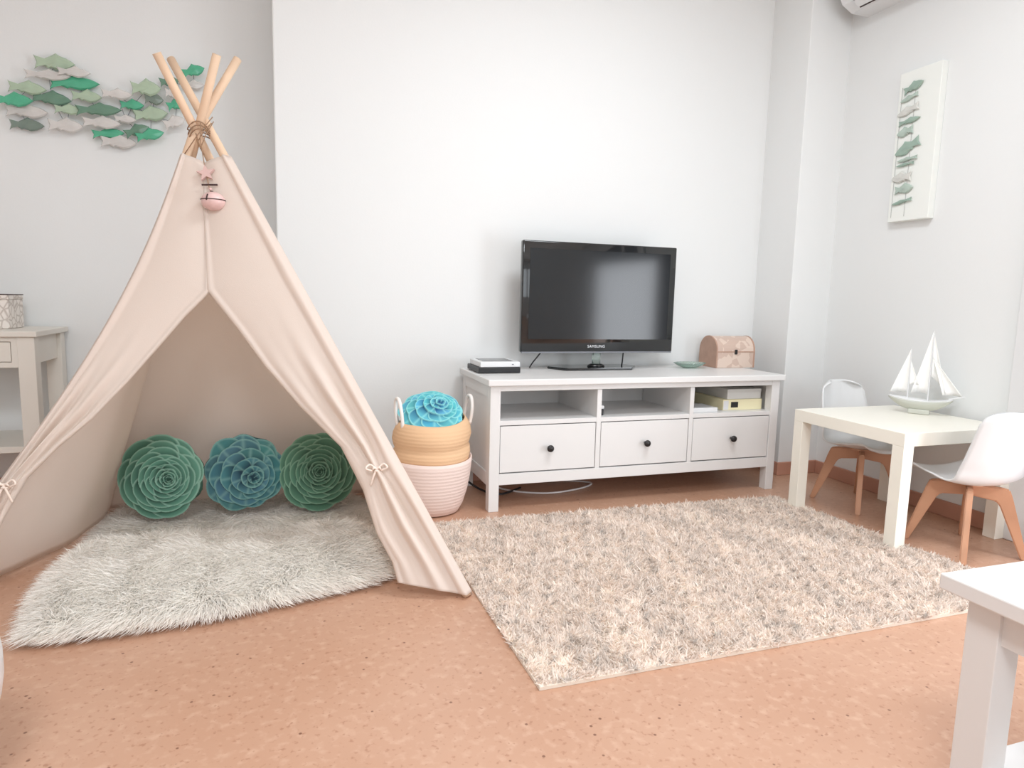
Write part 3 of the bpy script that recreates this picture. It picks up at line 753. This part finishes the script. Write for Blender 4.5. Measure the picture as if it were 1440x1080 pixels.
# ------------------------------------------------------------------ console and box at the left
def console():
    xr, yf = -1.705, .385; W, D, H = 1.1, .40, .735
    t = thing('console_table', 'off-white console table with drawer behind the tent at the left wall', 'console table', (xr, yf, 0))
    new('tabletop', bx(-W, 0, 0, D, H-.022, H, bev=.003), M_conw, t)
    for x in (-.012-.058, -W+.012):
        for y in (.012, D-.07): new('leg', bx(x, x+.058, y, y+.058, 0, H-.022, bev=.002), M_conw, t)
    b = bmesh.new(); box(b, -W+.07, -.07, .016, .03, H-.04, H-.022); box(b, -W+.07, -.07, .016, .03, H-.14, H-.12); box(b, -.12+.03, -.07, .016, .03, H-.12, H-.04)
    new('front_rail', b, M_conw, t)
    for x0, x1 in ((-.55, -.092), (-W+.09, -.57)):
        d = new('drawer', bx(x0, x1, .014, .03, H-.117, H-.043, bev=.001), M_conw, t)
        k = new('knob', lathe(bmesh.new(), [(.006, 0), (.006, .01), (.012, .016), (.001, .022)], 14), M_knob, d, True); k.rotation_euler = (PI/2, 0, 0); k.location = ((x0+x1)/2, .014, H-.08)
    for x in (-.045, -W+.03): new('side_rail', bx(x, x+.018, .07, D-.07, H-.13, H-.022), M_conw, t)
    new('back_rail', bx(-W+.07, -.07, D-.04, D-.02, H-.13, H-.022), M_conw, t)
    new('lower_shelf', bx(-W+.02, -.02, .02, D-.02, .26, .285, bev=.002), M_conw, t)
    b_ = thing('floral_box', 'pale floral keepsake box with dark edged lid on the console', 'decorative box', (-1.94, .62, H+.0008))
    M = mat('floral_paper', (228, 222, 214), .6); nt = M.node_tree; bs = nt.nodes['Principled BSDF']
    tc = nt.nodes.new('ShaderNodeTexCoord'); v = nt.nodes.new('ShaderNodeTexVoronoi'); v.feature = 'DISTANCE_TO_EDGE'; v.inputs['Scale'].default_value = 30
    cr = nt.nodes.new('ShaderNodeValToRGB'); cr.color_ramp.elements[0].color = lin((190, 180, 172)); cr.color_ramp.elements[1].color = lin((232, 226, 220)); cr.color_ramp.elements[1].position = .12
    nt.links.new(tc.outputs['Object'], v.inputs['Vector']); nt.links.new(v.outputs['Distance'], cr.inputs[0]); nt.links.new(cr.outputs[0], bs.inputs['Base Color'])
    new('body', bx(-.12, .10, -.08, .08, 0, .115, bev=.003), M, b_)
    new('lid', bx(-.122, .102, -.082, .082, .115, .135, bev=.003), M, b_)
    new('lid_edge', bx(-.1225, .1025, -.0825, .0825, .133, .1365), M_slot, b_)
console()

# white rounded seat edge cut by the left border
def stool():
    c = atz(-150, 965, .24)
    t = thing('round_pouf', 'white rounded seat edge cut off at the left border of the photo', 'stool', (c.x, c.y, 0))
    b = lathe(bmesh.new(), [(.001, .36), (.08, .358), (.118, .345), (.14, .31), (.146, .26), (.146, .22), (.14, .18), (.12, .15), (.09, .14), (.001, .14)], 48); new('seat', b, M_plastic, t, True)
    new('base', lathe(bmesh.new(), [(.001, .145), (.05, .145), (.04, .06), (.09, .01), (.09, .0005), (.001, .0005)], 32), M_plastic, t, True)
stool()

# ------------------------------------------------------------------ air conditioner
def aircon():
    t = thing('air_conditioner', 'white wall air conditioner high on the right wall near the column', 'air conditioner', (XR, -.28, 2.31))
    prof = [(0, .28), (-.15, .28), (-.195, .25), (-.205, .17), (-.195, .09), (-.16, .03), (-.10, .002), (0, 0)]
    b = prism(bmesh.new(), prof, lambda x, z, y: Vector((x, y, z)), -.42, .42); bmesh.ops.bevel(b, geom=[e for e in b.edges if abs(e.verts[0].co.y-e.verts[1].co.y) < .01 and abs(abs(e.verts[0].co.y)-.42) < .01], offset=.018, segments=3, affect='EDGES')
    new('casing', b, M_plastic, t)
    mt = Matrix.Translation((-.145, 0, .018)) @ Matrix.Rotation(.55, 4, 'Y')
    new('vent_slot', bx(-.03, .03, -.36, .33, -.004, .002, mt=mt), M_slot, t)
    new('louver', bx(-.02, .02, -.36, .33, -.009, -.004, bev=.001, mt=mt), M_plastic, t)
aircon()

# ------------------------------------------------------------------ fish
FISH = [(0, .0), (.10, .20), (.22, .36), (.36, .46), (.46, .62), (.56, .47), (.70, .30), (.78, .16), (.83, .13), (1.0, .46), (.94, .0), (1.0, -.44), (.83, -.12), (.74, -.22), (.66, -.36), (.60, -.30), (.40, -.46), (.22, -.36), (.10, -.20)]
def fish(par, c, L, h, ang, ex, ez, en, m, th=.008, label=None, flip=1):
    """nose at right; lies in plane ex,ez; en points at the room"""
    b = bmesh.new(); ca, sa = math.cos(ang), math.sin(ang)
    def W(a, z, d): a = (.5-a)*L*flip; z = z*h; return c-par.location+ex*(a*ca-z*sa)+ez*(a*sa+z*ca)+en*d
    ring0 = [b.verts.new(W(a, z, 0)) for a, z in FISH]; ring1 = [b.verts.new(W(a*.94+.02, z*.78, th)) for a, z in FISH]
    mid = b.verts.new(W(.42, .02, th*1.5)); n = len(FISH)
    for i in range(n):
        b.faces.new((ring0[i], ring0[(i+1) % n], ring1[(i+1) % n], ring1[i])); b.faces.new((ring1[i], ring1[(i+1) % n], mid))
    b.faces.new(ring0[::-1]); bmesh.ops.recalc_face_normals(b, faces=b.faces[:])
    o = new('fish', b, m, par); 
    if label: o['label'] = label
    return o
def gl(name, col, tr=.15): return mat(name, col, .12, vary=(25, .06), Transmission_Weight=tr, IOR=1.3, Coat_Weight=.4)
GM = {'s': (gl('sage_glass', (182, 202, 178)), 'sage green fish'), 'e': (gl('emerald_glass', (92, 184, 148)), 'emerald green fish'),
      'd': (gl('bottle_glass', (112, 148, 128)), 'dark green fish'), 'g': (gl('grey_glass', (126, 142, 132)), 'dark grey fish'),
      'c': (gl('frosted_glass', (232, 229, 226), .35), 'clear frosted fish')}
FL_ = [(48, 106, 89, 19, 0, 's'), (34, 100, 106, 13, 0, 'c'), (80, 128, 102, 13, 0, 'c'), (69, 141, 117.5, 17, 3, 'e'), (11, 66, 124, 16, -3, 's'),
       (-8, 47, 141, 17, 2, 'e'), (44, 101, 139, 17, -3, 'd'), (100, 144, 136, 15, 0, 's'), (142, 187, 133, 13, 0, 'c'), (7, 68, 157, 17, 0, 'c'),
       (76, 116, 154.5, 13, 0, 's'), (106, 172, 155, 15, 4, 'd'), (13, 63, 176, 15, 0, 'g'), (67, 118, 177, 18, 0, 'c'), (115, 171, 173, 15, 0, 'c'),
       (168, 203, 148, 13, 2, 'e'), (203, 230, 140, 15, 0, 'g'), (184, 227, 124.5, 20, 3, 's'), (187, 237, 161, 18, 8, 's'), (224, 252, 115, 14, 10, 'd'),
       (255, 289, 100, 14, 20, 'e'), (256, 288, 120, 12, 5, 'c'), (234, 262, 147, 14, 20, 'e'), (229, 262, 172, 15, 22, 'c'), (129, 176, 188, 13, 6, 'e'),
       (174, 212, 184, 14, 22, 'd'), (190, 232, 190, 14, 15, 'e'), (141, 193, 200, 17, 0, 'c'), (160, 192, 168, 11, 0, 'c'), (232, 252, 131, 15, 0, 'c')]
fw = thing('fish_wall_sculpture', 'wall sculpture of a shoal of green and clear glass fish behind the tent', 'wall decoration', (-1.55, YL, 1.72))
EX, EZ, EN = Vector((1, 0, 0)), Vector((0, 0, 1)), Vector((0, -1, 0)); cen = []
for i, (a, c, y, h, an, k) in enumerate(FL_):
    yy = YL-.025-.012*(i % 3); x = (a+c)/2; pa, pb = aty(a, y, yy), aty(c, y, yy); ph = aty(x, y-h/2, yy)-aty(x, y+h/2, yy)
    ctr = aty(x, y, yy); cen.append(ctr)
    slope = math.atan2((pb-pa).z, (pb-pa).x)
    fish(fw, ctr, (pb-pa).length, ph.length*1.2, math.radians(an)+slope*.3, EX, EZ, EN, GM[k][0], .007, GM[k][1])
b = bmesh.new()
for i, p in enumerate(cen):
    near = sorted(cen, key=lambda q: (q-p).length)[1:3]
    for q in near: tube(b, [p-fw.location+EN*-.012, q-fw.location+EN*-.012], .0013, 5)
    tube(b, [p-fw.location+EN*-.004, Vector((p.x, YL-.0005, p.z))-fw.location], .0015, 5)
new('wire', b, M_grey, fw)

# framed panel on the right wall
fp_x = XR-.035
pc = thing('fish_picture', 'tall narrow white picture with a column of grey-green fish on right wall', 'picture', (XR, -.25, 1.63))
ya, yb, za, zb = -.345, -.135, 1.30, 1.965
tl = Vector((fp_x, yb, zb)) 
new('canvas', bx(fp_x-XR, -.0005, ya+.25, yb+.25, za-1.63, zb-1.63, bev=.003), mat('white_canvas', (232, 235, 231), .7), pc)
RF = [(1285, 122, 27, 14, 15, 0, -1), (1279, 138, 24, 8, 12, 1, 1), (1277, 156, 30, 13, 12, 2, 1), (1279, 170, 30, 9, 5, 0, -1), (1273, 186, 22, 14, 8, 1, 1), (1276, 208, 35, 18, 20, 0, 1),
      (1276, 224, 28, 6, 3, 1, 1), (1273, 231.5, 25, 5, 3, 0, 1), (1268, 250, 27, 16, 0, 2, 1), (1271, 266, 25, 15, 3, 1, -1), (1268, 284, 28, 6, 9, 0, 1)]
GM2 = [mat('fish_greygreen', (150, 172, 160), .6, vary=(30, .08)), mat('fish_palegreen', (172, 188, 178), .6, vary=(30, .08)), mat('fish_palegrey', (204, 205, 200), .6, vary=(30, .06))]
b = bmesh.new(); pts = []
for x, y, L, h, an, k, fl in RF:
    c = atx(x, y, fp_x-.004); L_ = abs((atx(x+L/2, y, fp_x)-atx(x-L/2, y, fp_x)).y); h_ = (atx(x, y-h/2, fp_x)-atx(x, y+h/2, fp_x)).z
    fish(pc, c, L_, h_, math.radians(an), Vector((0, -1, 0)), EZ, Vector((-1, 0, 0)), GM2[k], .006, None, -fl)
    pts.append(c-pc.location)
c0, c1 = atx(1270, 215, fp_x-.002)-pc.location, atx(1263, 307, fp_x-.002)-pc.location
for dy in (-.035, .035):
    tube(b, [Vector((c0.x, c0.y+dy, .27)), Vector((c0.x, c0.y+dy, -.31))], .0012, 5)
new('string', b, mat('grey_string', (178, 180, 178), .8), pc)

# ------------------------------------------------------------------ light
def area(name, loc_, rot, sx, sy, power, col):
    l = bpy.data.lights.new(name, 'AREA'); l.shape = 'RECTANGLE'; l.size = sx; l.size_y = sy; l.energy = power; l.color = col
    o = bpy.data.objects.new(name, l); C.objects.link(o); o.location = loc_; o.rotation_euler = rot; return o
area('daylight_balcony_door', (XR+.005, (DY0+DY1)/2-.22, .65), (0, PI/2, 0), 1.15, 1.08, 31, (.95, .99, 1.05))
area('daylight_added_window', ((WX0+WX1)/2, Y0-.02, (WZ0+WZ1)/2), (PI/2, 0, 0), 2.9, 1.4, 34, (.93, 1, 1.05))  # daylight through the window added behind the camera
for lx, ly, pw, lab in ((.45, -1.2, 34, 'flat round white added ceiling fill lamp nearer the television wall'), (-1.1, -3.1, 60, 'flat round white added ceiling fill lamp further from the television wall')):  # two unseen lamps, added as overhead fill for floor and furniture tops
    lamp = thing('added_ceiling_lamp', lab, 'added ceiling lamp', (lx, ly, ZC))
    new('added_lamp_base', lathe(bmesh.new(), [(.001, 0), (.42, 0), (.42, -.035), (.40, -.04), (.40, -.012), (.001, -.012)], 48), M_plastic, lamp)
    l_ = area('added_lamp_light', (lx, ly, ZC-.045), (0, 0, 0), .78, .78, pw, (.94, 1, 1.04)); l_.data.shape = 'DISK'
w = bpy.data.worlds.new('world'); bpy.context.scene.world = w; w.use_nodes = True
w.node_tree.nodes['Background'].inputs[0].default_value = (.9, .95, 1, 1); w.node_tree.nodes['Background'].inputs[1].default_value = 1.0
sc = bpy.context.scene
sc.view_settings.view_transform = 'Standard'; sc.view_settings.look = 'None'; sc.view_settings.gamma = 1; sc.view_settings.use_curve_mapping = False
sc.view_settings.exposure = -0.1
sc.cycles.max_bounces = 10; sc.cycles.diffuse_bounces = 7
